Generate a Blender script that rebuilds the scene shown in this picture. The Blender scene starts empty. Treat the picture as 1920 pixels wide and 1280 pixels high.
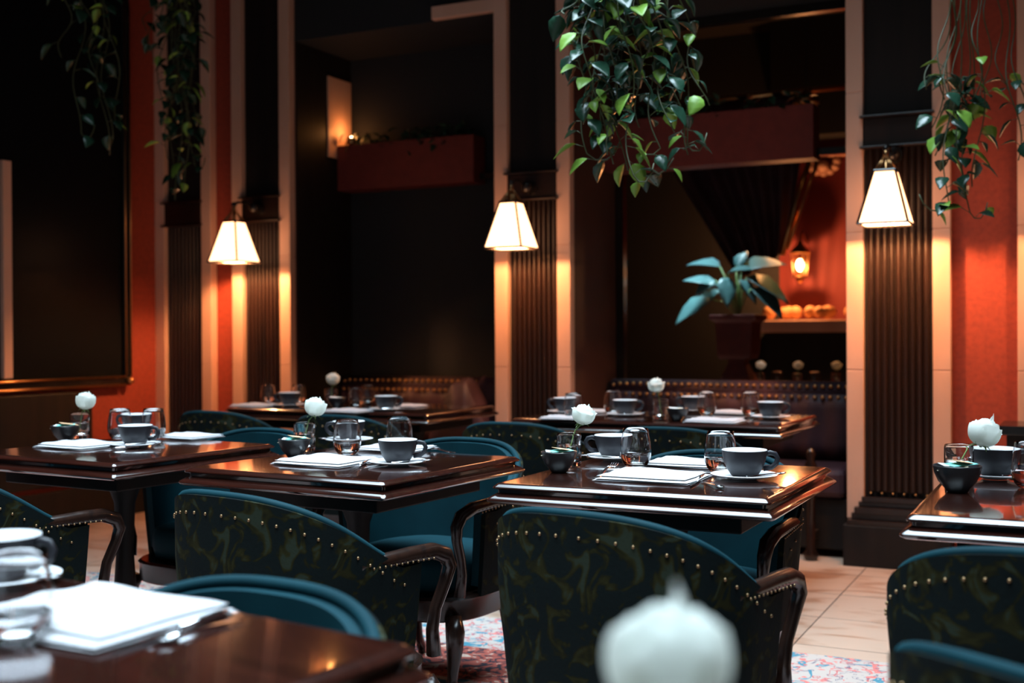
import bpy, bmesh, math, random
from math import pi, sin, cos, radians, atan2, sqrt, hypot
from mathutils import Vector, Matrix, Euler
random.seed(7)
D = bpy.data; SC = bpy.context.scene; COL = SC.collection

# ------------------------------------------------------------ camera
FPX = 2200.0; HC = 1.13
cam = D.objects.new('camera', D.cameras.new('camera')); COL.objects.link(cam); SC.camera = cam
cam.data.lens = FPX * 36 / 1920; cam.data.sensor_width = 36
cam.location = (0, 0, HC)
CM = (Matrix.Rotation(radians(90) - math.atan(13 / FPX), 4, 'X') @ Matrix.Rotation(radians(-0.3), 4, 'Z'))
cam.rotation_euler = CM.to_euler()
cam.data.dof.use_dof = True; cam.data.dof.focus_distance = 3.05; cam.data.dof.aperture_fstop = 2.7
cam.data.clip_start = 0.05

# ------------------------------------------------------------ world, exposure, daylight
w = D.worlds.new('night_room'); SC.world = w; w.use_nodes = True
w.node_tree.nodes['Background'].inputs[0].default_value = (0.92, 0.95, 1.0, 1)
w.node_tree.nodes['Background'].inputs[1].default_value = 0.13
SC.view_settings.view_transform = 'Standard'; SC.view_settings.look = 'None'
SC.view_settings.exposure = 0.0; SC.view_settings.gamma = 1.0
CEIL = 3.75
SKY = (-0.4, 2.65, 3.9, 4.9)          # centre and size of the skylight opening in the ceiling
def area(name, loc, sx, sy, power, color, spread=180, rot=(0, 0, 0)):
    l = D.lights.new(name, 'AREA'); l.shape = 'RECTANGLE'; l.size = sx; l.size_y = sy
    l.energy = power; l.color = color; l.spread = radians(spread)
    o = D.objects.new(name, l); o.location = loc; o.rotation_euler = rot; COL.objects.link(o); return o
area('skylight_daylight', (SKY[0], SKY[1], CEIL + 0.32), SKY[2], SKY[3], 290, (0.66, 0.86, 1.0), 80)

# ------------------------------------------------------------ wall frame: local x along the wall, y into it
WA = radians(-26.2); CA, SA = cos(WA), sin(WA); WO = (1.77, 5.74)
def W(x, y, z=0.0): return Vector((WO[0] + x * CA - y * SA, WO[1] + x * SA + y * CA, z))
U = Vector((-SA, CA, 0)); V = Vector((CA, SA, 0))
def ray(px, py):
    return (CM.to_3x3() @ Vector(((px - 960) / FPX, -(py - 640) / FPX, -1)))
def onz(px, py, z=0.76):
    r = ray(px, py); t = (z - HC) / r.z; return Vector((r.x * t, r.y * t, z))
def aty(px, py, Y):
    r = ray(px, py); t = Y / r.y; return Vector((r.x * t, Y, HC + r.z * t))
def onwall(px, py, c):
    r = ray(px, py); n = U; t = (c + Vector((WO[0], WO[1], 0)).dot(n)) / r.dot(n)
    p = r * t + Vector((0, 0, HC)); q = p - Vector((WO[0], WO[1], 0))
    return q.dot(V), q.dot(U), p.z           # wall-frame coordinates

def onleft(px, py, c):      # pixel onto a plane parallel to the left wall
    r = ray(px, py); o = Vector((WO[0], WO[1], 0)); t = (c + o.dot(V)) / r.dot(V)
    q = r * t - o; return c, q.dot(U), r.z * t + HC

# ------------------------------------------------------------ materials
MATS = {}
def mat(name, col, rough=0.5, metal=0.0, **k):
    m = D.materials.new(name); m.use_nodes = True; b = m.node_tree.nodes['Principled BSDF']
    b.inputs['Base Color'].default_value = (*col, 1); b.inputs['Roughness'].default_value = rough
    b.inputs['Metallic'].default_value = metal
    for n, v in k.items(): b.inputs[n.replace('_', ' ')].default_value = v
    MATS[name] = m; return m
def N(m, t, **k):
    n = m.node_tree.nodes.new(t)
    for a, v in k.items():
        if a in n.inputs: n.inputs[a].default_value = v
        else: setattr(n, a, v)
    return n
def L(m, a, b): m.node_tree.links.new(a, b)
def ramp(m, src, stops):
    r = N(m, 'ShaderNodeValToRGB'); e = r.color_ramp.elements
    while len(e) < len(stops): e.new(0.5)
    for i, (p, c) in enumerate(stops): e[i].position = p; e[i].color = (*c, 1)
    L(m, src, r.inputs[0]); return r.outputs[0]
def bsdf(m): return m.node_tree.nodes['Principled BSDF']
def coords(m, scale=(1, 1, 1)):
    t = N(m, 'ShaderNodeTexCoord'); mp = N(m, 'ShaderNodeMapping'); mp.inputs['Scale'].default_value = scale
    L(m, t.outputs['Object'], mp.inputs[0]); return mp.outputs[0]
def noisy(m, scale, stops, sc=(1, 1, 1), detail=6, bump=0, dist=0):
    n = N(m, 'ShaderNodeTexNoise', Scale=scale, Detail=detail, Distortion=dist); L(m, coords(m, sc), n.inputs['Vector'])
    L(m, ramp(m, n.outputs['Fac'], stops), bsdf(m).inputs['Base Color'])
    if bump:
        b = N(m, 'ShaderNodeBump', Strength=bump, Distance=0.01); L(m, n.outputs['Fac'], b.inputs['Height']); L(m, b.outputs[0], bsdf(m).inputs['Normal'])
    return m
red = noisy(mat('red_plaster', (0.4, 0.06, 0.02), 0.75), 40, [(0.3, (0.26, 0.038, 0.018)), (0.7, (0.37, 0.054, 0.024))], bump=0.1)
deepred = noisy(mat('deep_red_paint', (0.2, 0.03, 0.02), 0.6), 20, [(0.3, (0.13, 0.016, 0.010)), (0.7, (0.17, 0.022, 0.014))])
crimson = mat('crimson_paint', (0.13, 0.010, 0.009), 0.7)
brown = mat('brown_plaster', (0.13, 0.05, 0.03), 0.7)
noisy(brown, 8, [(0.3, (0.07, 0.028, 0.018)), (0.7, (0.09, 0.034, 0.022))])
stone = noisy(mat('rose_stone', (0.7, 0.5, 0.4), 0.5), 6, [(0.3, (0.64, 0.38, 0.27)), (0.7, (0.74, 0.46, 0.34))], (1, 1, .3), bump=.03)
dwood = noisy(mat('black_stained_wood', (0.03, 0.02, 0.015), 0.55, Specular_IOR_Level=0.2), 14, [(0.3, (0.010, 0.009, 0.009)), (0.7, (0.018, 0.014, 0.012))], (1, 1, .08))
fwood = noisy(mat('fluted_walnut', (0.09, 0.04, 0.02), 0.36), 14, [(0.3, (0.008, 0.004, 0.003)), (0.7, (0.022, 0.0085, 0.005))], (1, 1, .08))
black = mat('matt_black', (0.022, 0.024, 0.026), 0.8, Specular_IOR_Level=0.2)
blackgloss = mat('black_lacquer', (0.012, 0.010, 0.009), 0.2)
ceilm = mat('dark_ceiling', (0.012, 0.012, 0.012), 0.9)
mahog = noisy(mat('polished_mahogany', (0.1, 0.03, 0.02), 0.17), 5, [(0.3, (0.016, 0.0045, 0.003)), (0.7, (0.032, 0.008, 0.005))], (1, 9, 9), dist=.6)
bsdf(mahog).inputs['Coat Weight'].default_value = 1.0; bsdf(mahog).inputs['Coat Roughness'].default_value = 0.06; bsdf(mahog).inputs['Coat IOR'].default_value = 1.6
chairwood = noisy(mat('dark_carved_wood', (0.05, 0.02, 0.012), 0.25), 9, [(0.3, (0.010, 0.005, 0.004)), (0.7, (0.025, 0.010, 0.006))], (6, 6, 1))
teal = noisy(mat('teal_velvet', (0.02, 0.2, 0.25), 0.7), 5, [(0.3, (0.002, 0.018, 0.025)), (0.7, (0.003, 0.034, 0.046))], detail=3, bump=.1)
bsdf(teal).inputs['Specular IOR Level'].default_value = 0.12; bsdf(teal).inputs['Sheen Weight'].default_value = 0.06; bsdf(teal).inputs['Sheen Tint'].default_value = (0.1, 0.6, 0.75, 1)
purple = noisy(mat('plum_velvet', (0.08, 0.03, 0.05), 0.6), 4, [(0.3, (0.02, 0.008, 0.012)), (0.7, (0.06, 0.022, 0.034))], detail=2, bump=.3)
tap = mat('leaf_tapestry', (0.02, 0.03, 0.02), 0.8)
def tapestry():
    m = tap; c = coords(m)
    n = N(m, 'ShaderNodeTexNoise', Scale=13.0, Detail=2.0, Distortion=1.8); L(m, c, n.inputs['Vector'])
    a = ramp(m, n.outputs['Fac'], [(0.0, (0.003, 0.006, 0.007)), (0.53, (0.0035, 0.007, 0.007)), (0.56, (0.009, 0.009, 0.003)), (0.62, (0.019, 0.018, 0.005)), (0.66, (0.02, 0.028, 0.018))])
    n2 = N(m, 'ShaderNodeTexNoise', Scale=120.0); L(m, c, n2.inputs['Vector'])
    b = N(m, 'ShaderNodeBump', Strength=0.3, Distance=0.002); L(m, n2.outputs['Fac'], b.inputs['Height']); L(m, b.outputs[0], bsdf(m).inputs['Normal'])
    L(m, a, bsdf(m).inputs['Base Color']); bsdf(m).inputs['Specular IOR Level'].default_value = 0.1
tapestry()
brass = mat('aged_brass', (0.55, 0.30, 0.13), 0.28, 1.0); nailm = mat('dull_nail_brass', (0.30, 0.19, 0.10), 0.4, 1.0)
steel = mat('polished_steel', (0.80, 0.80, 0.82), 0.16, 1.0)
linen = noisy(mat('white_linen', (0.8, 0.8, 0.82), 0.85), 60, [(0.3, (0.42, 0.41, 0.425)), (0.7, (0.48, 0.465, 0.48))], bump=.15)
slate = mat('slate_stoneware', (0.11, 0.105, 0.12), 0.45, Specular_IOR_Level=0.4)
noisy(slate, 30, [(0.3, (0.016, 0.0155, 0.020)), (0.7, (0.024, 0.023, 0.030))])
whitec = mat('white_china', (0.78, 0.78, 0.80), 0.18)
bowlm = mat('black_china', (0.02, 0.02, 0.022), 0.3)
petal = mat('white_petal', (0.86, 0.86, 0.82), 0.6); bsdf(petal).inputs['Subsurface Weight'].default_value = 0.6; bsdf(petal).inputs['Subsurface Radius'].default_value = (.03, .03, .028)
def petals():
    m = petal; tr_ = N(m, 'ShaderNodeBsdfTranslucent'); tr_.inputs[0].default_value = (.95, .97, .92, 1); mx = N(m, 'ShaderNodeMixShader'); mx.inputs[0].default_value = .55
    o_ = m.node_tree.nodes['Material Output']; bsdf(m).inputs['Base Color'].default_value = (.93, .93, .90, 1); bsdf(m).inputs['Subsurface Weight'].default_value = 0
    L(m, bsdf(m).outputs[0], mx.inputs[1]); L(m, tr_.outputs[0], mx.inputs[2]); L(m, mx.outputs[0], o_.inputs[0])
petals()
vinestem = mat('olive_vine_stem', (0.06, 0.075, 0.03), 0.5)
stemm = mat('green_stem', (0.16, 0.26, 0.08), 0.5)
leafd = mat('pothos_green', (0.018, 0.06, 0.035), 0.26)
leafl = mat('pothos_lime', (0.20, 0.38, 0.05), 0.38)
leafx = mat('foliage_dark', (0.02, 0.05, 0.025), 0.4)
rubber = mat('rubber_leaf', (0.10, 0.22, 0.22), 0.35)
glass = mat('clear_glass', (1, 1, 1), 0.0, Transmission_Weight=1.0, IOR=1.45)
water = mat('water', (1, 1, 1), 0.0, Transmission_Weight=1.0, IOR=1.33)
mirror = mat('dark_mirror', (0.006, 0.007, 0.008), 0.35, 0.0, Specular_IOR_Level=0.05)
frosted = mat('milky_glass', (0.9, 0.85, 0.75), 0.4)
pk = {'white': mat('paper_white', (0.8, 0.8, 0.78), .7), 'cream': mat('paper_cream', (0.75, 0.66, 0.48), .7),
      'teal': mat('paper_teal', (0.18, 0.62, 0.56), .7), 'tan': mat('paper_tan', (0.6, 0.36, 0.2), .7)}
def emis(name, col, s, base=(0.8, 0.8, 0.8)):
    m = mat(name, base, 0.6); bsdf(m).inputs['Emission Color'].default_value = (*col, 1); bsdf(m).inputs['Emission Strength'].default_value = s; return m
shade = emis('lit_pleated_shade', (1.0, 0.46, 0.22), 5.2, (0.8, 0.7, 0.6))
def pleats():
    m = shade; wv = N(m, 'ShaderNodeTexWave', Scale=26.0); wv.bands_direction = 'X'; L(m, coords(m), wv.inputs['Vector'])
    b = N(m, 'ShaderNodeBump', Strength=0.5, Distance=0.003); L(m, wv.outputs['Fac'], b.inputs['Height']); L(m, b.outputs[0], bsdf(m).inputs['Normal'])
pleats()
bulbm = emis('lit_bulb', (1.0, 0.7, 0.4), 30)
flame = emis('lantern_bulb', (1.0, 0.6, 0.3), 22)

def tilefloor():
    m = mat('marble_tile', (0.5, 0.4, 0.33), 0.32); c = coords(m)
    br = N(m, 'ShaderNodeTexBrick', Scale=1.0); br.offset = 0.0; br.inputs['Brick Width'].default_value = 0.44; br.inputs['Row Height'].default_value = 0.44
    br.inputs['Mortar Size'].default_value = 0.003; br.inputs['Mortar Smooth'].default_value = 0.2
    br.inputs['Color1'].default_value = (0.58, 0.43, 0.34, 1); br.inputs['Color2'].default_value = (0.50, 0.36, 0.28, 1); br.inputs['Mortar'].default_value = (0.10, 0.07, 0.06, 1)
    L(m, c, br.inputs['Vector'])
    n = N(m, 'ShaderNodeTexNoise', Scale=2.6, Detail=7.0, Distortion=1.2); mp = N(m, 'ShaderNodeMapping'); mp.inputs['Scale'].default_value = (1, 2.6, 1)
    L(m, c, mp.inputs[0]); L(m, mp.outputs[0], n.inputs['Vector'])
    a = ramp(m, n.outputs['Fac'], [(0.36, (0.62, 0.40, 0.27)), (0.5, (1, 0.97, 0.93)), (1, (1, 1, 1))])
    mx = N(m, 'ShaderNodeMix'); mx.data_type = 'RGBA'; mx.blend_type = 'MULTIPLY'; mx.inputs[0].default_value = 0.8
    L(m, br.outputs['Color'], mx.inputs[6]); L(m, a, mx.inputs[7]); L(m, mx.outputs[2], bsdf(m).inputs['Base Color']); return m
def rugmat():
    m = mat('persian_rug', (0.6, 0.5, 0.45), 0.95); c = coords(m)
    def mask(scale, lo, hi, w_, dist=2.2):
        n = N(m, 'ShaderNodeTexNoise', Scale=scale, Detail=1.5, Distortion=dist); n.noise_dimensions = '4D'; n.inputs['W'].default_value = w_
        L(m, c, n.inputs['Vector'])
        return ramp(m, n.outputs['Fac'], [(lo, (0, 0, 0)), (lo + .015, (1, 1, 1)), (hi, (1, 1, 1)), (hi + .015, (0, 0, 0))])
    cur = None; base = (0.44, 0.37, 0.33, 1)
    for sc, lo, hi, w_, col in ((9, .56, .60, 1.3, (0.45, 0.10, 0.10, 1)), (7, .58, .68, 5.1, (0.05, 0.20, 0.27, 1)), (13, .60, .72, 9.7, (0.60, 0.16, 0.14, 1)), (16, .60, .64, 14.2, (0.09, 0.10, 0.16, 1))):
        mx = N(m, 'ShaderNodeMix'); mx.data_type = 'RGBA'; L(m, mask(sc, lo, hi, w_), mx.inputs[0])
        if cur is None: mx.inputs[6].default_value = base
        else: L(m, cur, mx.inputs[6])
        mx.inputs[7].default_value = col; cur = mx.outputs[2]
    L(m, cur, bsdf(m).inputs['Base Color']); return m
def rugborder():
    m = mat('rug_red_border', (0.35, 0.08, 0.06), 0.95)
    noisy(m, 16, [(0.40, (0.02, 0.02, 0.03)), (0.46, (0.36, 0.07, 0.05)), (0.60, (0.40, 0.10, 0.07)), (0.64, (0.6, 0.45, 0.36))], dist=2, detail=2); return m

# ------------------------------------------------------------ mesh builder
class MB:
    def __init__(s): s.v = []; s.f = []; s.mi = []; s.cur = 0
    def add(s, vs, fs):
        b = len(s.v); s.v += [tuple(v) for v in vs]; s.f += [[b + i for i in f] for f in fs]; s.mi += [s.cur] * len(fs); return s
    def box(s, x0, x1, y0, y1, z0, z1):
        return s.add([(x, y, z) for z in (z0, z1) for y in (y0, y1) for x in (x0, x1)], [(0, 2, 3, 1), (4, 5, 7, 6), (0, 1, 5, 4), (2, 6, 7, 3), (0, 4, 6, 2), (1, 3, 7, 5)])
    def rings(s, rings, cap=True, closed=True):
        n = len(rings[0]); vs = [p for r in rings for p in r]; fs = []
        for i in range(len(rings) - 1):
            for j in range(n if closed else n - 1):
                k = (j + 1) % n; fs.append((i * n + j, i * n + k, (i + 1) * n + k, (i + 1) * n + j))
        if cap:
            fs.append(tuple(reversed(range(n)))); fs.append(tuple((len(rings) - 1) * n + j for j in range(n)))
        return s.add(vs, fs)
    def tube(s, pts, r, n=8, flat=1.0):
        pts = [Vector(p) for p in pts]; rs = r if isinstance(r, (list, tuple)) else [r] * len(pts); out = []
        t0 = (pts[1] - pts[0]).normalized(); a = t0.orthogonal().normalized()
        if abs(t0.z) < .95: a = t0.cross(Vector((0, 0, 1))).normalized()
        for i, p in enumerate(pts):
            t = (pts[min(i + 1, len(pts) - 1)] - pts[max(i - 1, 0)]).normalized()
            a = (a - t * a.dot(t)).normalized(); b = t.cross(a)
            out.append([p + (a * cos(2 * pi * j / n) + b * sin(2 * pi * j / n) * flat) * rs[i] for j in range(n)])
        return s.rings(out)
    def lathe(s, prof, n=32, c=(0, 0, 0), cap=True):
        return s.rings([[(c[0] + r * cos(2 * pi * j / n), c[1] + r * sin(2 * pi * j / n), c[2] + z) for j in range(n)] for r, z in prof], cap)
    def ball(s, c, r, n=10, m=6, sz=1.0):
        return s.lathe([(max(r * sin(pi * i / m), r * .02), -r * sz * cos(pi * i / m)) for i in range(m + 1)], n, c)
    def grid(s, fn, nu, nv):
        return s.add([fn(i / nu, j / nv) for i in range(nu + 1) for j in range(nv + 1)],
                     [(i * (nv + 1) + j, (i + 1) * (nv + 1) + j, (i + 1) * (nv + 1) + j + 1, i * (nv + 1) + j + 1) for i in range(nu) for j in range(nv)])
    def slab(s, fa, fb, nu, nv):       # closed solid between two grids
        n = nv + 1; A = [fa(i / nu, j / nv) for i in range(nu + 1) for j in range(n)]; B = [fb(i / nu, j / nv) for i in range(nu + 1) for j in range(n)]
        o = len(A); F = []
        for i in range(nu):
            for j in range(nv):
                a, b, c, d = i * n + j, (i + 1) * n + j, (i + 1) * n + j + 1, i * n + j + 1
                F += [(a, b, c, d), (o + d, o + c, o + b, o + a)]
        for i in range(nu):
            for j in (0, nv):
                a, b = i * n + j, (i + 1) * n + j; F.append((a, b, o + b, o + a) if j else (b, a, o + a, o + b))
        for j in range(nv):
            for i in (0, nu):
                a, b = i * n + j, i * n + j + 1; F.append((a, b, o + b, o + a) if not i else (b, a, o + a, o + b))
        return s.add(A + B, F)
    def obj(s, name, m, parent=None, smooth=False, bevel=0, loc=(0, 0, 0), rz=0, sub=0, solid=0):
        me = D.meshes.new(name); me.from_pydata(s.v, [], s.f); me.update()
        for mm in (m if isinstance(m, (list, tuple)) else [m]): me.materials.append(mm)
        if any(s.mi): me.polygons.foreach_set('material_index', s.mi)
        bm = bmesh.new(); bm.from_mesh(me); bmesh.ops.recalc_face_normals(bm, faces=bm.faces); bm.to_mesh(me); bm.free()
        o = D.objects.new(name, me); COL.objects.link(o); o.location = loc; o.rotation_euler = (0, 0, rz)
        if parent: o.parent = parent
        if smooth: me.shade_smooth()
        if smooth == 'auto': me.set_sharp_from_angle(angle=radians(38))
        if solid: q = o.modifiers.new('s', 'SOLIDIFY'); q.thickness = solid
        if bevel: q = o.modifiers.new('b', 'BEVEL'); q.width = bevel; q.segments = 2; q.limit_method = 'ANGLE'
        if sub: q = o.modifiers.new('d', 'SUBSURF'); q.levels = sub; q.render_levels = sub
        return o
def thing(name, label, cat, loc=(0, 0, 0), rz=0, group=None):
    o = D.objects.new(name, None); COL.objects.link(o); o.location = loc; o.rotation_euler = (0, 0, rz); o.empty_display_size = .1
    o['label'] = label; o['category'] = cat
    if group: o['group'] = group
    return o
def tag(o, label, cat, group=None):
    o['label'] = label; o['category'] = cat
    if group: o['group'] = group
    return o
def struct(o): o['kind'] = 'structure'; return o
def dup(root, loc, rz, label=None, scale=None):
    r = root.copy(); COL.objects.link(r); r.location = loc; r.rotation_euler = (0, 0, rz)
    if label: r['label'] = label
    if scale: r.scale = (scale,) * 3
    for ch in list(root.children):
        c = ch.copy(); COL.objects.link(c); c.parent = r
        for g in list(ch.children):
            d = g.copy(); COL.objects.link(d); d.parent = c
    return r
class Kind:
    """first placement moves the prototype itself, the following ones copy it"""
    def __init__(s, proto): s.p = proto; s.used = False
    def put(s, loc, rz, label, group=None, scale=1.0, rx=0, ry=0):
        if not s.used:
            s.used = True; r = s.p; r.location = loc; r.rotation_euler = (0, 0, rz); r['label'] = label; r.scale = (scale,) * 3
        else: r = dup(s.p, loc, rz, label, scale)
        if rx or ry: r.rotation_euler = (rx, ry, rz)
        if group: r['group'] = group
        return r
def wbox(name, m, x0, x1, y0, y1, z0, z1, bevel=0, parent=None):
    """box in the wall frame"""
    o = MB().box(x0, x1, y0, y1, z0, z1).obj(name, m, parent, bevel=bevel)
    if not parent: o.location = (WO[0], WO[1], 0); o.rotation_euler = (0, 0, WA)
    return o

# ------------------------------------------------------------ the setting
XL, XR = -4.549, 2.6; YN = -6.6      # extents of the dining room in the wall frame
BAYS = ((-3.461, -2.05), (-1.588, -0.12)); DEP = 0.60; HEAD = 2.95
fl = wbox('floor', tilefloor(), XL - .5, XR + .5, YN - .2, 5.0, -0.1, 0.0); struct(fl)
tx = fl.data.materials[0].node_tree.nodes
for n in tx:
    if n.type == 'MAPPING' and abs(n.inputs['Scale'].default_value[1] - 1) < .01: n.inputs['Location'].default_value = (0.44 * 8 + .02, 0.44 * 8 - .11 + .0, 0.03)
# ceiling with the skylight opening
c0 = MB(); lx, ly = SKY[2] / 2, SKY[3] / 2; X0, X1, Y0, Y1 = -9, 6.5, -4.0, 12.0
c0.box(X0, SKY[0] - lx, Y0, Y1, CEIL, CEIL + .3); c0.box(SKY[0] + lx, X1, Y0, Y1, CEIL, CEIL + .3)
c0.box(SKY[0] - lx, SKY[0] + lx, Y0, SKY[1] - ly, CEIL, CEIL + .3); c0.box(SKY[0] - lx, SKY[0] + lx, SKY[1] + ly, Y1, CEIL, CEIL + .3)
struct(c0.obj('ceiling', ceilm))
# red wall between and beside the bays
wb = MB()
for a, b in ((-4.081, -3.913), (.36, .65), (1.12, XR)): wb.box(a, b, 0.0, DEP + .1, 0, CEIL)
ow = wb.obj('wall_back', red, loc=(WO[0], WO[1], 0), rz=WA); struct(ow)
jm = MB()
for a, b in ((-4.549, -4.081), (-3.913, -3.461), (-2.05, -1.588), (-.12, .36), (.65, 1.12)): jm.box(a, b, 0.0, DEP + .1, 0, CEIL)
struct(jm.obj('wall_piers', brown, loc=(WO[0], WO[1], 0), rz=WA))
hd = MB()
for a, b in BAYS: hd.box(a, b, 0.0, DEP + .1, HEAD, CEIL)
struct(hd.obj('wall_lintel', black, loc=(WO[0], WO[1], 0), rz=WA))
struct(wbox('wall_alcove', black, -3.461, -2.05, DEP, DEP + .1, 0, HEAD))
struct(wbox('wall_left', red, XL - .1, XL, YN, DEP + .1, 0, CEIL))
struct(wbox('wall_right', deepred, XR, XR + .1, YN, 0, 0, CEIL))
# next room seen through the right bay
NR = 4.2
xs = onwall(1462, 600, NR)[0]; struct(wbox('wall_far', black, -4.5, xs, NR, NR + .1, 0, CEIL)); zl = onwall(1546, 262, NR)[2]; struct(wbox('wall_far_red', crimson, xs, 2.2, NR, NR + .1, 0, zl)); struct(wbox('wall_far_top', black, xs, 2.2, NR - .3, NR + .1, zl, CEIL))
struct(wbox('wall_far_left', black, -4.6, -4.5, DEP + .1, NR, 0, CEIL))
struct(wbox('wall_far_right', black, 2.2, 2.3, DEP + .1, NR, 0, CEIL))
o = wbox('wall_jamb', dwood, -3.4609, -3.452, .01, DEP - .002, 0, HEAD - .002); struct(o)
struct(wbox('trim_1', stone, -2.46, -2.055, -.045, -.001, HEAD, HEAD + .075, .004))  # stone trim cut short, its length imitates the lit stretch of the band
# narrow dark window frame around the opening
tr = MB(); a, b = BAYS[1]
tr.box(a, a + .05, DEP + .02, DEP + .08, .5, HEAD); tr.box(b - .05, b, DEP + .02, DEP + .08, .5, HEAD); tr.box(a + .05, b - .05, DEP + .02, DEP + .08, HEAD - .05, HEAD)
struct(tr.obj('window_1', blackgloss, loc=(WO[0], WO[1], 0), rz=WA))
struct(wbox('wall_sill', dwood, a, b, DEP, DEP + .1, 0, .5))

# pilasters: two stone casings, dark fluted panel, frieze block, base mouldings, plinth, studs
LAMPZ = {0: 1.63, 1: 1.59, 2: 1.575, 3: 1.62, 4: 1.63}
def pilaster(x0, x1, lab, blockz):
    t = thing('pilaster', lab, 'pilaster', W(0, 0, 0), WA); c = .080; yb = -.001
    for a, b in ((x0, x0 + c), (x1 - c, x1)):
        m = MB(); zs = [.225, .95, 1.62, 2.30, 3.0, CEIL - .002]
        for z0, z1 in zip(zs, zs[1:]): m.box(a, b, -.06, yb, z0, z1 - .003)
        m.box(a + .002, b - .002, -.057, yb, .23, CEIL - .01)
        m.obj('stone_casing', stone, t, bevel=.003)
    MB().box(x0 + c + .001, x1 - c - .001, -.02, yb, .30, CEIL - .002).obj('backing_panel', dwood, t)
    nf = 9; wv = (x1 - x0 - 2 * c - .03) / nf; m = MB()
    for i in range(nf):
        cx = x0 + c + .015 + wv * (i + .5)
        m.rings([[(cx + wv * .46 * cos(pi * k / 6), -.021 - .016 * sin(pi * k / 6), z) for k in range(7)] for z in (.36, blockz - .0)])
    m.obj('fluting', fwood, t, smooth='auto')
    m = MB().box(x0 + c - .012, x1 - c + .012, -.085, -.022, blockz, blockz + .012).box(x0 + c + .002, x1 - c - .002, -.06, -.022, blockz + .012, blockz + .148).box(x0 + c - .012, x1 - c + .012, -.085, -.022, blockz + .148, blockz + .16)
    m.obj('frieze_block', fwood, t, bevel=.004)
    m = MB()
    for i, (z0, z1, o) in enumerate(((.31, .335, .080), (.285, .31, .068), (.255, .285, .10), (.225, .255, .085), (.20, .225, .115))): m.box(x0 + c * (.9 - .2 * i), x1 - c * (.9 - .2 * i), -o, -.0615, z0, z1)
    m.obj('base_moulding', chairwood, t, bevel=.006)
    MB().box(max(x0 - .01, XL + .002), x1 + .01, -.12, yb, 0, .20).obj('plinth', dwood, t, bevel=.005)
    for i in range(6):
        MB().ball((x0 + c + .03 + i * (x1 - x0 - 2 * c - .06) / 5, -.042, .350), .006, 8, 4).obj('stud', brass, t, smooth=True)
pilaster(-.12, .36, 'pale stone and dark fluted wood pilaster behind the rightmost wall lamp', 2.02)
pilaster(-2.05, -1.588, 'pale stone and dark fluted wood pilaster behind the middle wall lamp', 1.87)
pilaster(-3.913, -3.461, 'pale stone and dark fluted wood pilaster behind the left wall lamp', 1.84)
pilaster(-4.549, -4.081, 'pale stone and dark wood pilaster without a lamp, behind the hanging left vine', 1.84)
pilaster(.65, 1.12, 'pale stone pilaster cut by the right edge of the picture', 2.02)

# wall lamps
def sconce():
    t = thing('sconce', 'x', 'lamp'); zb = 0.0; b, tp, h = .11, .047, .245; dy = -.30
    m = MB().ball((0, -.10, .35), .036, 16, 10).lathe([(.05, 0), (.05, .01)], 20, (0, -.064, .35)); m2 = MB()
    m2.rings([[(.042 * cos(2 * pi * j / 20), y, .35 + .042 * sin(2 * pi * j / 20)) for j in range(20)] for y in (-.060, -.072)])
    m2.ball((0, -.108, .35), .036, 16, 10); m2.obj('backplate', blackgloss, t, smooth='auto')
    MB().tube([(0, -.12, .355), (0, -.2, .375), (0, -.27, .365), (0, -.30, .345)], .008).ball((0, -.30, .35), .016).obj('arm', blackgloss, t, smooth=True)
    g = MB().tube([(0, dy, .345), (0, dy, .30)], .012)
    for sx in (-1, 1):
        for sy in (-1, 1):
            for d in (.6, 1): g.tube([(sx * .006, dy + sy * .006, .315), (sx * .022 * d, dy + sy * .022, .285), (sx * tp * .9 * d, dy + sy * tp * .9, .25)], .0045, 6)
    g.obj('hanger', brass, t, smooth=True)
    cs = [(-1, -1), (1, -1), (1, 1), (-1, 1)]
    f = MB()
    for i in range(4):
        p, q = cs[i], cs[(i + 1) % 4]
        f.tube([(p[0] * b, dy + p[1] * b, .0), (p[0] * tp, dy + p[1] * tp, h)], .0065, 6)
        f.tube([(p[0] * b, dy + p[1] * b, .0), (q[0] * b, dy + q[1] * b, 0)], .006, 6); f.tube([(p[0] * tp, dy + p[1] * tp, h), (q[0] * tp, dy + q[1] * tp, h)], .007, 6)
    fr = f.obj('shade_frame', blackgloss, t)
    for i in range(4):
        p, q = cs[i], cs[(i + 1) % 4]; k = .985; m = MB()
        A = [(p[0] * b * k, dy + p[1] * b * k, .004), (q[0] * b * k, dy + q[1] * b * k, .004), (q[0] * tp * k, dy + q[1] * tp * k, h), (p[0] * tp * k, dy + p[1] * tp * k, h)]
        k2 = .965; B = [((x) * k2, dy + (y - dy) * k2, z) for x, y, z in A]
        m.add(A + B, [(0, 1, 2, 3), (7, 6, 5, 4), (0, 4, 5, 1), (1, 5, 6, 2), (2, 6, 7, 3), (3, 7, 4, 0)]); m.obj('shade_panel', shade, fr)
    MB().box(-tp + .002, tp - .002, dy - tp + .002, dy + tp - .002, h - .004, h + .002).obj('shade_cap', blackgloss, t)
    MB().ball((0, dy, .12), .024, 12, 8, 1.3).obj('bulb', bulbm, t, smooth=True)
    MB().tube([(0, dy, .15), (0, dy, .30)], .010).obj('bulb_holder', brass, t, smooth=True)
    return t
SK = Kind(sconce()); WARM = (1.0, 0.43, 0.17)
def lamp(x, z, lab, power=12):
    SK.put(W(x, 0, z), WA, lab, 'pleated wall lamps on the pilasters')
    l = D.lights.new('lamp_light', 'POINT'); l.energy = power * 1.25; l.color = WARM; l.shadow_soft_size = .02
    o = D.objects.new('lamp_light', l); p = W(x, -.30, z + .05); o.location = p; COL.objects.link(o)
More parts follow.
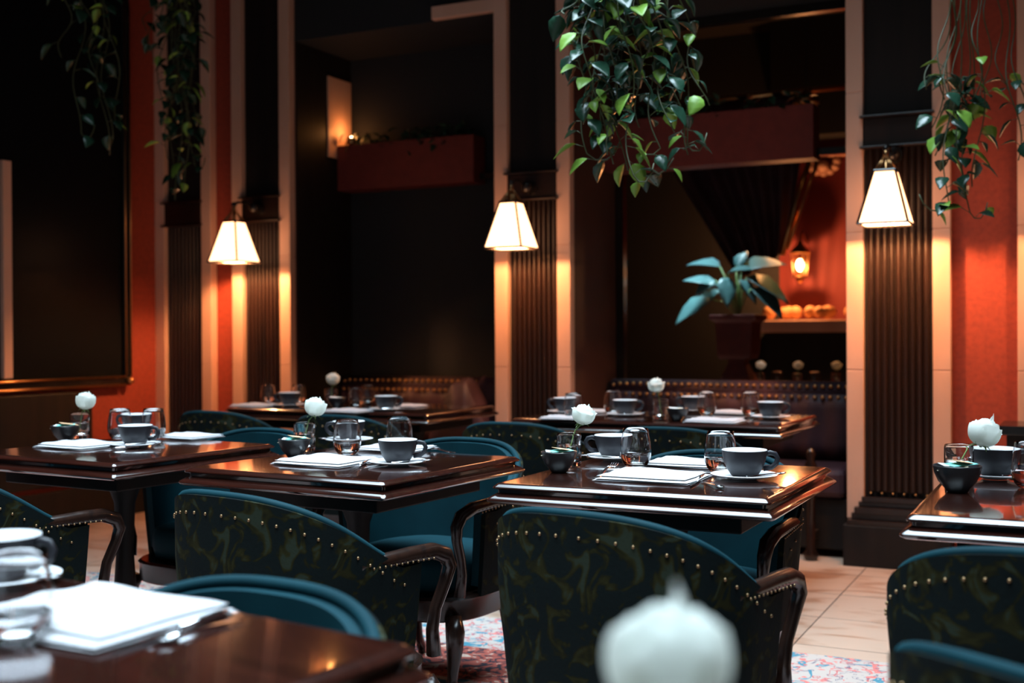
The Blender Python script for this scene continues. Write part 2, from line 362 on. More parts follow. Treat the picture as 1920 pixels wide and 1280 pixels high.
lamp(.105, 1.63, 'lit cream pleated wall lamp with black edges, rightmost of three on its pilaster', 33)
lamp(-1.825, 1.59, 'lit cream four-sided wall lamp on the middle pilaster, left of the hanging vine', 22)
lamp(-3.695, 1.575, 'lit cream four-sided wall lamp, leftmost of three, above the back left table', 32)
lamp(.87, 1.63, 'cream pleated wall lamp just outside the right edge of the picture', 0.4 * 33)

# planter boxes across the bays, with trailing foliage
def leafmesh(m, c, d, up, s, curl=.25, wd=.62):
    d = d.normalized(); side = d.cross(up).normalized(); nrm = side.cross(d).normalized(); pts = []
    prof = [(0, .10), (.12, .62), (.35, 1.0), (.62, .78), (.85, .36), (1.0, .02)]; n = len(prof)
    for t, w_ in prof:
        a = c + d * t * s - nrm * (curl * t * t * s)
        for k in (-1, 0, 1): pts.append(a + side * k * w_ * wd * .5 * s + nrm * (abs(k) * .12 * w_ * s))
    m.add(pts, [(i * 3 + k, (i + 1) * 3 + k, (i + 1) * 3 + k + 1, i * 3 + k + 1) for i in range(n - 1) for k in (0, 1)])
def bush(m, rnd, n, fn, s):
    for i in range(n):
        p = fn(rnd); d = Vector((rnd.uniform(-1, 1), rnd.uniform(-1, .3), rnd.uniform(-.9, .5))); m.cur = 1 if rnd.random() < .2 else 0
        leafmesh(m, p, d, Vector((rnd.uniform(-.4, .4), -.3, 1)), s * rnd.uniform(.7, 1.3))
for i, (pl, pr, lab) in enumerate(((632, 887, 'dark red planter box spanning the left bay above the black opening'), (1160, 1525, 'dark red planter box spanning the right bay, above the view to the next room'))):
    y0 = .42; xa = onwall(pl, 300, y0)[0]; xb = onwall(pr, 250, y0)[0]
    if i: xa = BAYS[1][0] + .01
    t = thing('planter_box', lab, 'planter', W(0, 0, 0), WA); z0, z1 = 2.07, 2.36
    MB().box(xa, xb, y0, y0 + .015, z0, z1).box(xa, xb, .565, .58, z0, z1).box(xa, xa + .015, y0 + .015, .565, z0, z1).box(xb - .015, xb, y0 + .015, .565, z0, z1).box(xa + .015, xb - .015, y0 + .015, .565, z0, z0 + .02).obj('box', deepred, t, bevel=.003)
    MB().box(xa + .015, xb - .015, y0 + .015, .565, z0 + .02, z1 - .04).obj('soil', black, t)
    if xb < BAYS[i][1] - .02: MB().box(xb, BAYS[i][1] - .002, .50, .54, z0 + .02, z0 + .06).obj('bracket', blackgloss, t)
    MB().box(BAYS[i][0] + .002, xa, .50, .54, z0 + .02, z0 + .06).obj('bracket', blackgloss, t)
    rnd = random.Random(30 + i); m = MB()
    bush(m, rnd, 150, lambda r: Vector((r.uniform(xa + .05, xb - .05), r.uniform(.42, .55), z1 + r.uniform(-.05, .08))), .06)
    o = m.obj('planter_foliage', [leafx, leafd], loc=W(0, 0, 0), rz=WA); tag(o, ('low trailing greenery growing along the left bay planter box', 'low trailing greenery growing along the right bay planter box')[i], 'plant')
# small warm lamp added behind the left planter to light the alcove corner
xx, yy, zz = onwall(640, 225, .50)
t = thing('added_uplight', 'small uplight added to brighten the upper left corner of the left bay', 'lamp', W(-3.36, .47, 2.362), WA)
MB().lathe([(.02, 0), (.03, .02), (.035, .05)], 16).obj('lamp_cup', brass, t, smooth=True)
MB().ball((0, 0, .045), .018, 10, 6).obj('bulb', flame, t, smooth=True)
l = D.lights.new('uplight', 'POINT'); l.energy = 0.9; l.color = (1, .36, .09); l.shadow_soft_size = .02
o = D.objects.new('uplight', l); o.location = W(-3.36, .47, 2.46); COL.objects.link(o)
o = wbox('lit_patch_panel', stone, -3.4515, -3.442, .33, .59, 2.28, 2.80); tag(o, 'pale panel standing for the lit patch in the left bay reveal', 'wall panel')  # pale stone puts the lit patch of the dark jamb into colour

# banquettes in the bays
def banquette(a, b, lab, arm):
    t = thing('banquette', lab, 'bench', W(0, 0, 0), WA); a += .02; b -= .02
    MB().box(a, b, .06, .58, .04, .30).obj('base', dwood, t, bevel=.01)
    MB().box(a + .005, b - .005, .03, .42, .302, .45).obj('seat', purple, t, bevel=.03)
    def f(o):
        def g(u, v):
            x = a + (b - a) * u; z = .452 + .35 * v
            return (x, o + .05 * (1 - v) * 0 + .008 * sin(u * 60) * (o < .5), z)
        return g
    MB().slab(f(.44), f(.56), 90, 4).obj('backrest', purple, t, smooth=True)
    tr_ = MB().tube([(a + .01, .50, .815), ((a + b) / 2, .50, .815), (b - .01, .50, .815)], .055, 14).obj('top_roll', purple, t, smooth=True)
    n = int((b - a) / .042); st = MB().ball((0, 0, 0), .0125, 8, 5)
    p0 = st.obj('brass_stud', brass, tr_, smooth=True, loc=(a + .03, .452, .835))
    for r in range(2):
        for i in range(n):
            if r == 0 and i == 0: continue
            q = p0.copy(); COL.objects.link(q); q.location = (a + .03 + i * (b - a - .06) / (n - 1), (.447, .438)[r], (.843, .785)[r])
    if arm:
        def ar(o):
            def g(u, v):
                y = -.02 + .44 * u; x = b - .44 + .40 * (v if o else v); z = .46 + (.39 + .03 * sin(u * 9)) * sin(pi * min(v * .9 + .05, 1)) * (1 if o else 0.02)
                return (x + .012 * sin(u * 16 + v * 5), y, z + .014 * sin(v * 22 + u * 6) * o)
            return g
        MB().slab(ar(0), ar(1), 14, 20).obj('arm_bolster', purple, t, smooth=True)
    else:
        MB().lathe([(.03, 0), (.04, .03), (.022, .06), (.022, .30), (.035, .34), (.02, .38), (.032, .42), (.032, .47), (.018, .5), (.026, .53), (.012, .56)], 14, (b - .16, -.04, 0)).obj('turned_post', chairwood, t, smooth=True)
        MB().box(b - .175, b - .14, -.03, .06, .10, .14).obj('bracket', dwood, t)
banquette(*BAYS[0], 'plum velvet banquette with gold studs in the left bay behind the back left table', True)
banquette(*BAYS[1], 'plum velvet banquette with two rows of gold studs in the right bay', False)

# big black framed mirror on the left wall
yr = onleft(236, 600, XL)[1]; yl = -2.3; zt, zb = 3.3, onleft(236, 722, XL + .03)[2]
t = thing('framed_mirror', 'large dark mirror in a glossy black frame with brass corner, on the left wall', 'mirror', W(0, 0, 0), WA)
f = MB(); fw = .06; xa, xb = XL + .002, XL + .05
f.box(xa, xb, yr - fw, yr, zb, zt).box(xa, xb, yl, yl + fw, zb, zt).box(xa, xb, yl + fw, yr - fw, zt - fw, zt).box(xa, xb, yl + fw, yr - fw, zb, zb + fw).obj('frame', blackgloss, t, bevel=.008)
MB().box(xa, XL + .025, yl + fw, yr - fw, zb + fw, zt - fw).obj('mirror_glass', mirror, t)
MB().tube([(xb + .006, yl + .1, zb + .056), (xb + .006, yr - .06, zb + .056)], .008).tube([(xb + .006, yl + .1, zb + .006), (xb + .006, yr - .06, zb + .006)], .008).obj('brass_rail', brass, t, smooth=True)
MB().tube([(xb + .006, yr - .055, zb + .07), (xb + .006, yr - .055, zt - .07)], .005).tube([(xb + .004, yr - .008, zb + .07), (xb + .004, yr - .008, zt - .07)], .004).obj('brass_edge', brass, t, smooth=True)
MB().ball((xb + .014, yr - .028, zb + .03), .022, 14, 8).obj('corner_knob', brass, t, smooth=True)
y0 = onleft(4, 500, XL + .05)[1]; y1 = onleft(21, 500, XL + .05)[1]
o = wbox('mirror_image_strip', stone, XL + .03, XL + .06, y0, y1, zb + .075, 2.12, .004); tag(o, 'narrow pale strip standing in for the lit pilaster seen in the mirror', 'mirror image strip')  # solid strip stands in for the lit pilaster image, ended where it fades
o = wbox('dado_panel', dwood, XL + .001, XL + .04, yl - .5, onleft(165, 760, XL)[1], .25, .80, .008); tag(o, 'dark wood wall panelling below the framed mirror', 'wall panel')
struct(wbox('baseboard_left', dwood, XL + .001, XL + .03, YN, -.14, 0, .22, .004))

# console at the right edge
px0 = onwall(1873, 820, -.5); cx = px0[0]; o = thing('console_table', 'black console table against the red wall at the right edge', 'table', W(cx, -.35, 0), WA)
MB().box(0, .9, -.17, .15, .69, .73).obj('top', blackgloss, o, bevel=.004); MB().box(.03, .87, -.15, .14, .60, .69).obj('apron', dwood, o)
for lx_ in (.04, .80):
    for ly_ in (-.14, .10): MB().box(lx_, lx_ + .04, ly_, ly_ + .04, 0, .60).obj('leg', dwood, o, bevel=.003)

# ------------------------------------------------------------ next room: lantern, mantel, drape, urn with plant
xx, yy, zz = onwall(1500, 497, 3.2); yq = 3.9
xx, yy, zz = onwall(1500, 497, yq)
t = thing('wall_lantern', 'glowing brass lantern on the red wall of the next room', 'lamp', W(xx, yq, zz), WA)
m = MB()
for k in range(6):
    a_ = k * pi / 3; m.tube([(.055 * cos(a_), .055 * sin(a_), -.09), (.075 * cos(a_), .075 * sin(a_), .10)], .005, 6)
m.lathe([(.06, -.10), (.06, -.088)], 18); m.lathe([(.085, .10), (.08, .115), (.03, .17), (.012, .20)], 18); m.lathe([(.008, -.15), (.022, -.135), (.03, -.11), (.03, -.1)], 14)
m.obj('cage', brass, t, smooth='auto'); MB().ball((0, 0, .0), .032, 12, 8, 1.6).obj('bulb', flame, t, smooth=True)
MB().tube([(0, 0, .20), (0, .1, .28), (0, .2, .22), (0, .29, .2)], .009).obj('bracket', brass, t, smooth=True)
l = D.lights.new('lantern_light', 'POINT'); l.energy = 48; l.color = (1, .38, .13); l.shadow_soft_size = .03
o = D.objects.new('lantern_light', l); o.location = W(xx, yq - .13, zz - .02); COL.objects.link(o)
xa, _, za = onwall(1420, 612, 3.7); xb = onwall(1640, 612, 3.7)[0]
t = thing('mantelpiece', 'gold-brown mantel shelf below the lantern in the next room', 'mantelpiece', W(0, 0, 0), WA)
MB().box(xa, xb, 3.62, NR - .002, za - .05, za + .05).obj('shelf', stone, t, bevel=.012); MB().box(xa + .06, xb - .06, 3.72, NR - .002, 0, za - .05).obj('surround', dwood, t)
m = MB(); rnd = random.Random(5)
for i in range(14): m.ball((rnd.uniform(xa + .05, xb - .1), 3.72 + rnd.uniform(0, .2), za + .115), rnd.uniform(.045, .06), 9, 6)
tag(m.obj('dried_flowers', mat('dried_hydrangea', (.42, .22, .09), .8), smooth=True, loc=W(0, 0, 0), rz=WA), 'low bank of dried flower heads along the mantel shelf', 'flowers')
# drape with gold edge
A_ = onwall(1468, 474, 3.0); B_ = onwall(1522, 292, 3.0)
t = thing('tied_curtain', 'dark draped curtain with a gold edge left of the lantern in the next room', 'curtain', W(0, 0, 0), WA)
A_ = (A_[0], 3.0, A_[2]); B_ = (B_[0], 3.0, B_[2]); TZ = B_[2] + .5
def cur(o):
    def g(u, v):
        e = A_[0] + (B_[0] - A_[0]) * (v ** .9); x = e - 1.5 + 1.5 * u if False else (e - (.35 + 1.1 * v) * (1 - u)); z = A_[2] + (TZ - A_[2]) * v - (1 - u) * .2 * (1 - v)
        return (x, 3.03 + o + .03 * sin(u * 34 + v * 2), z)
    return g
MB().slab(cur(0), cur(.012), 60, 14).obj('drape', purple, t, smooth=True)
MB().tube([(A_[0], 2.98, A_[2] - .02), ((A_[0] + B_[0]) / 2 - .006, 2.97, (A_[2] + B_[2]) / 2), (B_[0], 2.98, B_[2])], .02, 10).tube([(A_[0] + .035, 3.0, A_[2] + .03), ((A_[0] + B_[0]) / 2 + .04, 3.0, (A_[2] + B_[2]) / 2), (B_[0] + .06, 3.0, B_[2])], .014, 10).obj('gold_edge', brass, t, smooth=True)
MB().tube([(A_[0] - 1.6, 3.03, TZ + .0), (A_[0] + 1.0, 3.03, TZ)], .02).obj('curtain_rail', brass, t, smooth=True)
# plaster ornament
xo, _, zo = onwall(1546, 318, NR); t = thing('plaster_ornament', 'amber carved plaster ornament high on the far red wall', 'ornament', W(xo, NR - .03, zo), WA)
MB().box(-.2, .2, -.04, .026, .10, .14).obj('ledge', stone, t, bevel=.01)
m = MB()
for i in range(7):
    a_ = pi * i / 6; m.ball((.11 * cos(a_), -.01, .06 - .09 * sin(a_)), .035, 10, 6)
m.ball((0, -.025, .02), .05, 10, 6); m.obj('scrollwork', stone, t, smooth=True)
# urn and plant
xu, yu, zu = onwall(1385, 722, 1.5); zt_ = onwall(1385, 590, 1.5)[2]; zf = zu
t = thing('pedestal_urn', 'dark red flared pedestal holding the broad-leaved plant', 'pedestal', W(xu, 1.5, 0), WA); S4 = lambda r, z: [(sx * r, sy * r, z) for sx, sy in ((-1, -1), (1, -1), (1, 1), (-1, 1))]
MB().rings([S4(.13, 0), S4(.13, zf), S4(.10, zf + .03), S4(.055, zf + .14), S4(.055, zf + .17)]).obj('foot', deepred, t, bevel=.004)
MB().rings([S4(.10, zf + .17), S4(.11, zf + .2), S4(.12, zt_ - .05), S4(.15, zt_ - .03), S4(.15, zt_)]).obj('planter', deepred, t, bevel=.004)
pb = W(xu, 1.5, zt_)
leaves = [((1345, 535), (1285, 520)), ((1350, 545), (1295, 585)), ((1360, 520), (1365, 570)), ((1365, 512), (1410, 500)), ((1385, 525), (1420, 565)), ((1330, 560), (1265, 600)),
          ((1400, 520), (1480, 560)), ((1390, 505), (1470, 488)), ((1350, 500), (1290, 490)), ((1380, 500), (1400, 470)), ((1410, 540), (1470, 590)), ((1340, 525), (1305, 548))]
m = MB(); ms = MB()
for i, (p, q) in enumerate(leaves):
    dy = (-.12, -.05, -.18, -.1, 0, -.1, .1, .15, .05, .12, .02, -.15)[i]
    xp = onwall(*p, 1.5 + dy * .5); xq = onwall(*q, 1.5 + dy); a_ = W(*xp); b_ = W(*xq)
    leafmesh(m, a_ - pb, (b_ - a_), Vector((0.1, -.55, 1)), (b_ - a_).length * 1.05, .12, .62)
    ms.tube([(0, 0, -.02), (a_ - pb) * .5 + Vector((0, 0, .03)), a_ - pb], .006, 6)
t = thing('rubber_plant', 'broad-leaved plant with pale blue-green leaves on the pedestal', 'plant', pb)
m.obj('leaves', rubber, t, smooth=True, solid=.002); ms.obj('stems', stemm, t, smooth=True)
area('far_daylight', W(xu - .5, 1.35, 3.7), .7, .7, 12, (.6, .88, 1.0), 38)

NEXT = []
# ------------------------------------------------------------ rug
r0 = onz(1490, 1228, 0); loc = W(0, 0, 0); qy = (r0 - loc).dot(U); qx = (r0 - loc).dot(V)
t = thing('rug', 'cream Persian rug with red and blue flower pattern under the tables', 'rug', W(0, qy, 0), WA)
MB().box(-4.5, .9, -.42, 0, .001, .012).obj('cream_border', rugmat(), t, bevel=.003)
MB().box(-4.5, .9, -.78, -.421, .001, .0125).obj('red_border', rugborder(), t)
MB().box(-4.5, .9, -3.2, -.781, .001, .012).obj('field', MATS['persian_rug'], t)

# ------------------------------------------------------------ tables
def table(hx, hy, loc, rz, label, n=1, H=.76):
    t = thing('dining_table', label, 'table', loc, rz)
    prof = [(-.016, 0), (-.011, -.0006), (-.0055, -.004), (0, -.009), (.0005, -.012), (-.002, -.0145), (-.009, -.016), (-.010, -.024), (-.008, -.0255), (.001, -.031), (.011, -.038), (.0125, -.042), (.010, -.046), (.002, -.050), (-.008, -.052), (-.03, -.053)]
    def ring(o, z):
        r = .012; out = []
        for cx, cy, a0 in ((1, 1, 0), (-1, 1, 90), (-1, -1, 180), (1, -1, 270)):
            for k in range(4):
                a = radians(a0 + 30 * k); out.append((cx * (hx + o - r) + r * cos(a), cy * (hy + o - r) + r * sin(a), H + z))
        return out
    MB().rings([ring(o, z) for o, z in prof]).obj('tabletop', mahog, t, smooth='auto')
    MB().box(-hx + .09, hx - .09, -hy + .09, hy - .09, H - .10, H - .0555).obj('apron', dwood, t, bevel=.004)
    for cx in ([0] if n == 1 else [-hx + .28, hx - .28]):
        MB().lathe([(.055, .06), (.05, .10), (.028, .14), (.036, .30), (.028, .42), (.034, .58), (.055, .64), (.06, H - .101)], 20, (cx, 0, 0)).obj('column', dwood, t, smooth=True)
        MB().lathe([(.17, .013), (.17, .03), (.12, .045), (.06, .06)], 28, (cx, 0, 0)).obj('foot', chairwood, t, smooth='auto')
    return t
hh = .35
def tcenter(fl_=None, fr=None, hx=hh, hy=hh):
    return (fl_ + V * hx + U * hy) if fl_ is not None else (fr - V * hx + U * hy)
fC = (onz(930, 905) + (onz(1435, 936) - V * .7)) / 2; cC = tcenter(fl_=fC)
fB = onz(744, 902); cB = tcenter(fr=fB)
fA = onz(236, 868); cA = tcenter(fr=fA)
fD = onz(1463, 799); cD = tcenter(fr=fD, hx=.6, hy=.36)
fE = onz(800, 776); cE = tcenter(fr=fE, hx=.6, hy=.36)
fF = onz(1697, 964); cF = tcenter(fl_=fF)
def xy(v): return Vector((v.x, v.y, 0))
TAX = 0
RB = WA - radians(4)
table(hh, hh, xy(cC), WA, 'small square mahogany table in sharp focus, right of centre')
table(hh, hh, xy(cB), RB, 'small square mahogany table with blue-lit edge, left of centre')
table(hh, hh, xy(cA), RB, 'dark square table below the framed mirror at left')
table(.6, .36, xy(cD), WA, 'long back table before the right bay banquette', 2)
table(.6, .36, xy(cE), WA, 'long back table beside the left bay banquette', 2)
table(hh, hh, xy(cF), WA, 'dark polished table cut by the right edge of the picture')
gR = onz(790, 1205); gL = onz(0, 1058); gv = (gR - gL).normalized(); gu = Vector((-gv.y, gv.x, 0)); grz = atan2(gv.y, gv.x)
cG = gR - gv * .6 - gu * .38
table(.6, .38, xy(cG), grz, 'blurred mahogany table in the left foreground', 2)
hr = aty(1252, 1232, .66); cH = Vector((hr.x + .08, .50, 0))
table(.32, .32, cH, WA, 'table below the bottom edge carrying the blurred white rose')

# ------------------------------------------------------------ chairs
def chair():
    t = thing('tub_chair', 'x', 'chair'); hw = .295
    def plan(u):        # u 0..1 from right arm front round the back to the left arm front
        a = (u - .5) * 2; s = -1 if a < 0 else 1; b = abs(a)
        if b < .72:
            ph = b / .72 * pi / 2; x = hw * sin(ph) ** .85; y = -.03 - .25 * max(cos(ph), 0) ** .85
        else: x = hw - .012 * ((b - .72) / .28); y = -.03 + .20 * (b - .72) / .28
        return -s * x, y
    def top(u):
        b = abs(u - .5) * 2; k = max(0, min(1, b / .80)); return .60 + .18 * (1 - k ** 2.2)
    def off(u, o):
        x, y = plan(u); x1, y1 = plan(min(u + .004, 1)); x0_, y0_ = plan(max(u - .004, 0)); d = Vector((x1 - x0_, y1 - y0_)).normalized(); n = Vector((-d.y, d.x))
        c = Vector((0, -.0)); 
        if n.dot(Vector((x, y - .1))) > 0: n = -n
        return x + n.x * o, y + n.y * o
    def sur(o, zb, dz):
        def g(u, v):
            u = .045 + .91 * u; x, y = off(u, o); zt_ = top(u) + dz; z = zb + (zt_ - zb) * v; k = .90 + .10 * min(1, (z - .3) / .3) ** .8 if z > .3 else .90
            return (x * k, y * k, z)
        return g
    ob = MB().slab(sur(0, .33, -.012), sur(.016, .33, -.012), 60, 12).obj('outer_back', tap, t, smooth='auto')
    MB().slab(sur(.0165, .36, -.018), sur(.044, .36, -.018), 60, 12).obj('inner_back', teal, t, smooth='auto')
    pts = []
    for i in range(61):
        x, y, z = sur(.017, .33, -.010)(i / 60, 1); pts.append((x, y, z))
    MB().tube(pts, .0095, 10, 1.0).obj('top_roll', teal, t, smooth=True)
    # nailheads following the top edge
    nb = MB().ball((0, 0, 0), .0038, 7, 4); first = None
    for i in range(30):
        u = .09 + .82 * i / 29; uu = (u - .045) / .91; v = 1 - .042 / (top(u) - .33); x, y, z = sur(-.001, .33, -.012)(uu, v)
        if first is None: first = nb.obj('nailhead', nailm, ob, smooth=True, loc=(x, y, z))
        else:
            q = first.copy(); COL.objects.link(q); q.location = (x, y, z)
    # seat rail and cushion outline
    def outline(k, z):
        r = []
        for i in range(40):
            a = 2 * pi * i / 40; c, s = cos(a), sin(a); sg = lambda q: (1 if q > 0 else -1)
            x = .262 * sg(c) * abs(c) ** .55; y = .245 * sg(s) * abs(s) ** (.75) + .0
            if y < 0: x *= 1 - .18 * (-y / .245) ** 2
            r.append((x * k, y * k - .005, z))
        return r
    MB().rings([outline(.965, .262), outline(1.0, .268), outline(1.0, .322), outline(1.015, .33), outline(.98, .338)]).obj('seat_rail', chairwood, t, smooth='auto')
    MB().rings([outline(.75, .339), outline(.80, .34), outline(.84, .38), outline(.84, .42), outline(.80, .445), outline(.6, .455)]).obj('seat_cushion', teal, t, smooth=True)
    for s in (-1, 1):
        a = [(s * .276, -.10, .610), (s * .279, -.02, .612), (s * .277, .08, .612), (s * .272, .16, .608), (s * .266, .215, .590), (s * .264, .235, .560), (s * .258, .225, .52), (s * .252, .195, .46), (s * .250, .185, .41), (s * .246, .195, .345)]
        am = MB().tube(a, [.014, .018, .019, .020, .021, .019, .016, .015, .016, .019], 10).obj('arm', chairwood, t, smooth=True)
        m = MB()
        for k in range(12): m.ball((s * .2955, -.07 + .019 * k, .604 - .0008 * k), .0030, 6, 4)
        m.obj('beading', nailm, am, smooth=True)
        MB().tube([(s * .222, .19, .28), (s * .238, .205, .24), (s * .236, .205, .19), (s * .216, .185, .12), (s * .208, .18, .05), (s * .216, .19, .040), (s * .216, .19, .030)], [.026, .030, .026, .018, .014, .020, .019], 10).lathe([(.016, .014), (.016, .032)], 12, (s * .216, .19, 0)).obj('leg', chairwood, t, smooth=True)
        MB().tube([(s * .17, -.18, .28), (s * .178, -.195, .22), (s * .186, -.20, .15), (s * .196, -.225, .08), (s * .203, -.255, .035)], [.024, .022, .019, .017, .017], 10).lathe([(.014, .014), (.014, .04)], 12, (s * .204, -.258, 0)).obj('leg', chairwood, t, smooth=True)
    return t
CH = Kind(chair()); GC = 'teal velvet tub chairs at the tables'
def near(c, dx, dy, lab, rz=WA, z=0): CH.put(xy(c + V * dx + U * dy), rz, lab, GC)
near(cC, .11, -.535, 'tub chair with leaf tapestry back and brass nails before the sharply focused table', WA - radians(11))
near(cB, .20, -.535, 'tub chair with dark studded back before the table left of centre', RB - radians(6))
near(cC, -.02, .25, 'teal tub chair facing the camera behind the sharply focused table', WA + pi)
near(cB, -.0, .40, 'teal tub chair with carved legs behind the table left of centre', RB + pi)
near(cA, 0, -.52, 'tub chair in deep shadow before the table below the mirror', RB)
near(cA, .05, .42, 'shadowed tub chair behind the table below the mirror', RB + pi)
near(cF, -.06, -.50, 'tub chair with leaf tapestry back at the right edge of the picture')
near(cD, -.40, -.52, 'tub chair with leaf tapestry back at the left end of the right back table')
near(cD, .26, -.52, 'tub chair with leaf tapestry back at the right end of the right back table')
near(cE, -.34, -.52, 'shadowed tub chair at the left end of the left back table')
near(cE, .35, -.52, 'shadowed tub chair at the right end of the left back table')
cg = aty(585, 1100, 1.80); CH.put((cg.x - .16, 1.47, 0), grz + pi + radians(4), 'out-of-focus teal tub chair behind the blurred foreground table', GC)
CH.put((.76, 1.36, 0), radians(-60), 'black blurred chair back in the lower right corner', GC)

# ------------------------------------------------------------ tableware prototypes
def mk_cup():
    t = thing('coffee_cup', 'x', 'cup'); m = MB()
    outer = [(.024, .0), (.030, .001), (.033, .004), (.045, .022), (.052, .042), (.055, .058), (.056, .066)]
    m.lathe(outer, 36, cap=False); m.cur = 1
    m.lathe([(.056, .066), (.0553, .0674), (.0542, .066), (.0525, .056), (.048, .036), (.036, .016), (.02, .008), (.001, .007)], 36, cap=False)
    m.cur = 0; m.lathe([(.024, 0), (.001, 0.0005)], 36, cap=False); m.obj('cup_body', [slate, whitec], t, smooth='auto')
    MB().tube([(.050, 0, .056), (.062, 0, .060), (.075, 0, .057), (.081, 0, .046), (.077, 0, .033), (.066, 0, .023), (.046, 0, .020)], .0048, 10, 1.35).obj('handle', slate, t, smooth=True)
    return t
def mk_saucer():
    m = MB().lathe([(.026, 0), (.030, 0), (.034, .0035), (.060, .0065), (.082, .0115), (.084, .0135), (.081, .0145), (.058, .0095), (.034, .0065), (.028, .0060), (.001, .006)], 44, cap=False).lathe([(.001, .0005), (.026, 0)], 44, cap=False)
    return tag(m.obj('saucer', whitec, smooth='auto'), 'x', 'saucer')
def mk_glass():
    t = thing('water_glass', 'x', 'glass')
    MB().lathe([(.001, 0), (.022, 0), (.027, .002), (.036, .012), (.0425, .030), (.0435, .045), (.041, .070), (.0365, .095), (.0345, .108), (.0340, .1085), (.0335, .108), (.0355, .095), (.0398, .070), (.0422, .045), (.0412, .030), (.034, .0145), (.022, .0085), (.001, .008)], 40, cap=False).obj('glass_body', glass, t, smooth=True)
    MB().lathe([(.001, .0083), (.0218, .0088), (.0336, .0149), (.0407, .030), (.0414, .036), (.001, .036)], 40, cap=False).obj('water', water, t, smooth='auto')
    return t
def mk_vase():
    t = thing('bud_vase', 'x', 'vase')
    MB().lathe([(.001, 0), (.029, 0), (.033, .003), (.0345, .012), (.0345, .086), (.033, .092), (.0325, .0925), (.032, .091), (.0325, .085), (.0325, .018), (.028, .012), (.001, .011)], 36, cap=False).obj('vase_body', glass, t, smooth=True)
    MB().lathe([(.001, .0113), (.0275, .0123), (.0320, .018), (.0320, .056), (.001, .056)], 36, cap=False).obj('water', water, t, smooth='auto')
    return t
def mk_bowl():
    m = MB().lathe([(.001, 0), (.020, 0), (.022, .002), (.024, .006), (.038, .022), (.046, .040), (.0485, .054), (.0475, .0555), (.0462, .054), (.043, .040), (.034, .024), (.02, .012), (.001, .010)], 36, cap=False)
    return tag(m.obj('sugar_bowl', bowlm, smooth='auto'), 'x', 'bowl')
def mk_fork():
    t = thing('fork', 'x', 'fork')
    def sec(x, w, z, h): return [(x, -w, z), (x, w, z), (x, w * .7, z + h), (x, -w * .7, z + h)]
    MB().rings([sec(-.10, .004, .002, .002), sec(-.092, .0085, .001, .003), (sec(-.05, .006, .003, .003)), sec(.0, .003, .007, .003), sec(.02, .003, .008, .003), sec(.035, .010, .004, .0025), sec(.055, .0125, .002, .002)]).obj('handle', steel, t, smooth='auto')
    m = MB()
    for k in range(4):
        y = -.0095 + .0063 * k; m.tube([(.053, y, .003), (.075, y, .0025), (.098, y * .95, .006)], [.0017, .0016, .0010], 6)
    m.obj('tines', steel, t, smooth=True); return t
def mk_knife():
    t = thing('table_knife', 'x', 'knife')
    MB().tube([(-.105, 0, .0055), (-.09, 0, .006), (-.05, 0, .0055), (-.01, 0, .005)], [.004, .0055, .005, .004], 10).obj('handle', steel, t, smooth=True)
    MB().box(-.01, .06, -.007, .007, .0038, .0055).rings([[(.06, -.007, .0038), (.06, .007, .0038), (.06, .007, .0055), (.06, -.007, .0055)], [(.11, .002, .0042), (.11, .006, .0042), (.11, .006, .005), (.11, .002, .005)]]).obj('blade', steel, t); return t
def mk_spoon():
    t = thing('teaspoon', 'x', 'spoon')
    def sec(x, w, z, h): return [(x, -w, z), (x, w, z), (x, w * .7, z + h), (x, -w * .7, z + h)]
    MB().rings([sec(-.07, .003, .002, .0015), sec(-.062, .0055, .0015, .0018), sec(-.03, .0035, .003, .002), sec(.02, .002, .005, .002), sec(.034, .004, .004, .002)]).obj('handle', steel, t, smooth='auto')
    MB().grid(lambda u, v: (.050 + .019 * (2 * u - 1), .0115 * (2 * v - 1) * sqrt(max(0.02, 1 - (2 * u - 1) ** 2)), .0065 - .0050 * (1 - (2 * u - 1) ** 2) * (1 - (2 * v - 1) ** 2)), 10, 8).obj('spoon_bowl', steel, t, smooth=True, solid=.0008); return t
def mk_napkin(seed, w=.25, d=.21):
    r = random.Random(seed); m = MB(); ph = r.uniform(0, 6)
    for k, (z0, h, sw, sd, ox, oy) in enumerate(((.0005, .0035, 1.0, 1.0, 0, 0), (.0046, .0035, .97, .97, .003, -.004), (.0090, .0060, .93, .90, -.004, .006))):
        def surf(top, z0=z0, h=h, sw=sw, sd=sd, ox=ox, oy=oy, k=k):
            def g(u, v):
                e = min(u, 1 - u, v, 1 - v); rr = min(1, e / .06); rr = sqrt(max(0, 1 - (1 - rr) ** 2))
                x = (u - .5) * w * sw + ox + .002 * sin(v * 7 + ph); y = (v - .5) * d * sd + oy + .0025 * sin(u * 6 + ph + k)
                wave = (.0022 * sin(u * 9 + ph + k) * sin(v * 5 + ph) + .0015 * sin(v * 14 + u * 5)) * (k == 2) * rr
                return (x, y, z0 + (h * (.35 + .65 * rr) + wave if top else h * .25 * (1 - rr)))
            return g
        m.slab(surf(0), surf(1), 22, 18)
    return tag(m.obj('linen_napkin', linen, smooth='auto'), 'x', 'napkin')
def mk_packet(c):
    m = MB().slab(lambda u, v: ((u - .5) * .062, (v - .5) * .036, -.0004 - .0016 * sin(pi * u) * sin(pi * v)), lambda u, v: ((u - .5) * .062, (v - .5) * .036, .0004 + .0016 * sin(pi * u) * sin(pi * v)), 6, 5)
    return tag(m.obj('sugar_packet', pk[c], smooth='auto'), 'x', 'sugar packet')
KCUP, KSAU, KGL, KVA, KBO, KFO, KKN, KSP = (Kind(f()) for f in (mk_cup, mk_saucer, mk_glass, mk_vase, mk_bowl, mk_fork, mk_knife, mk_spoon))
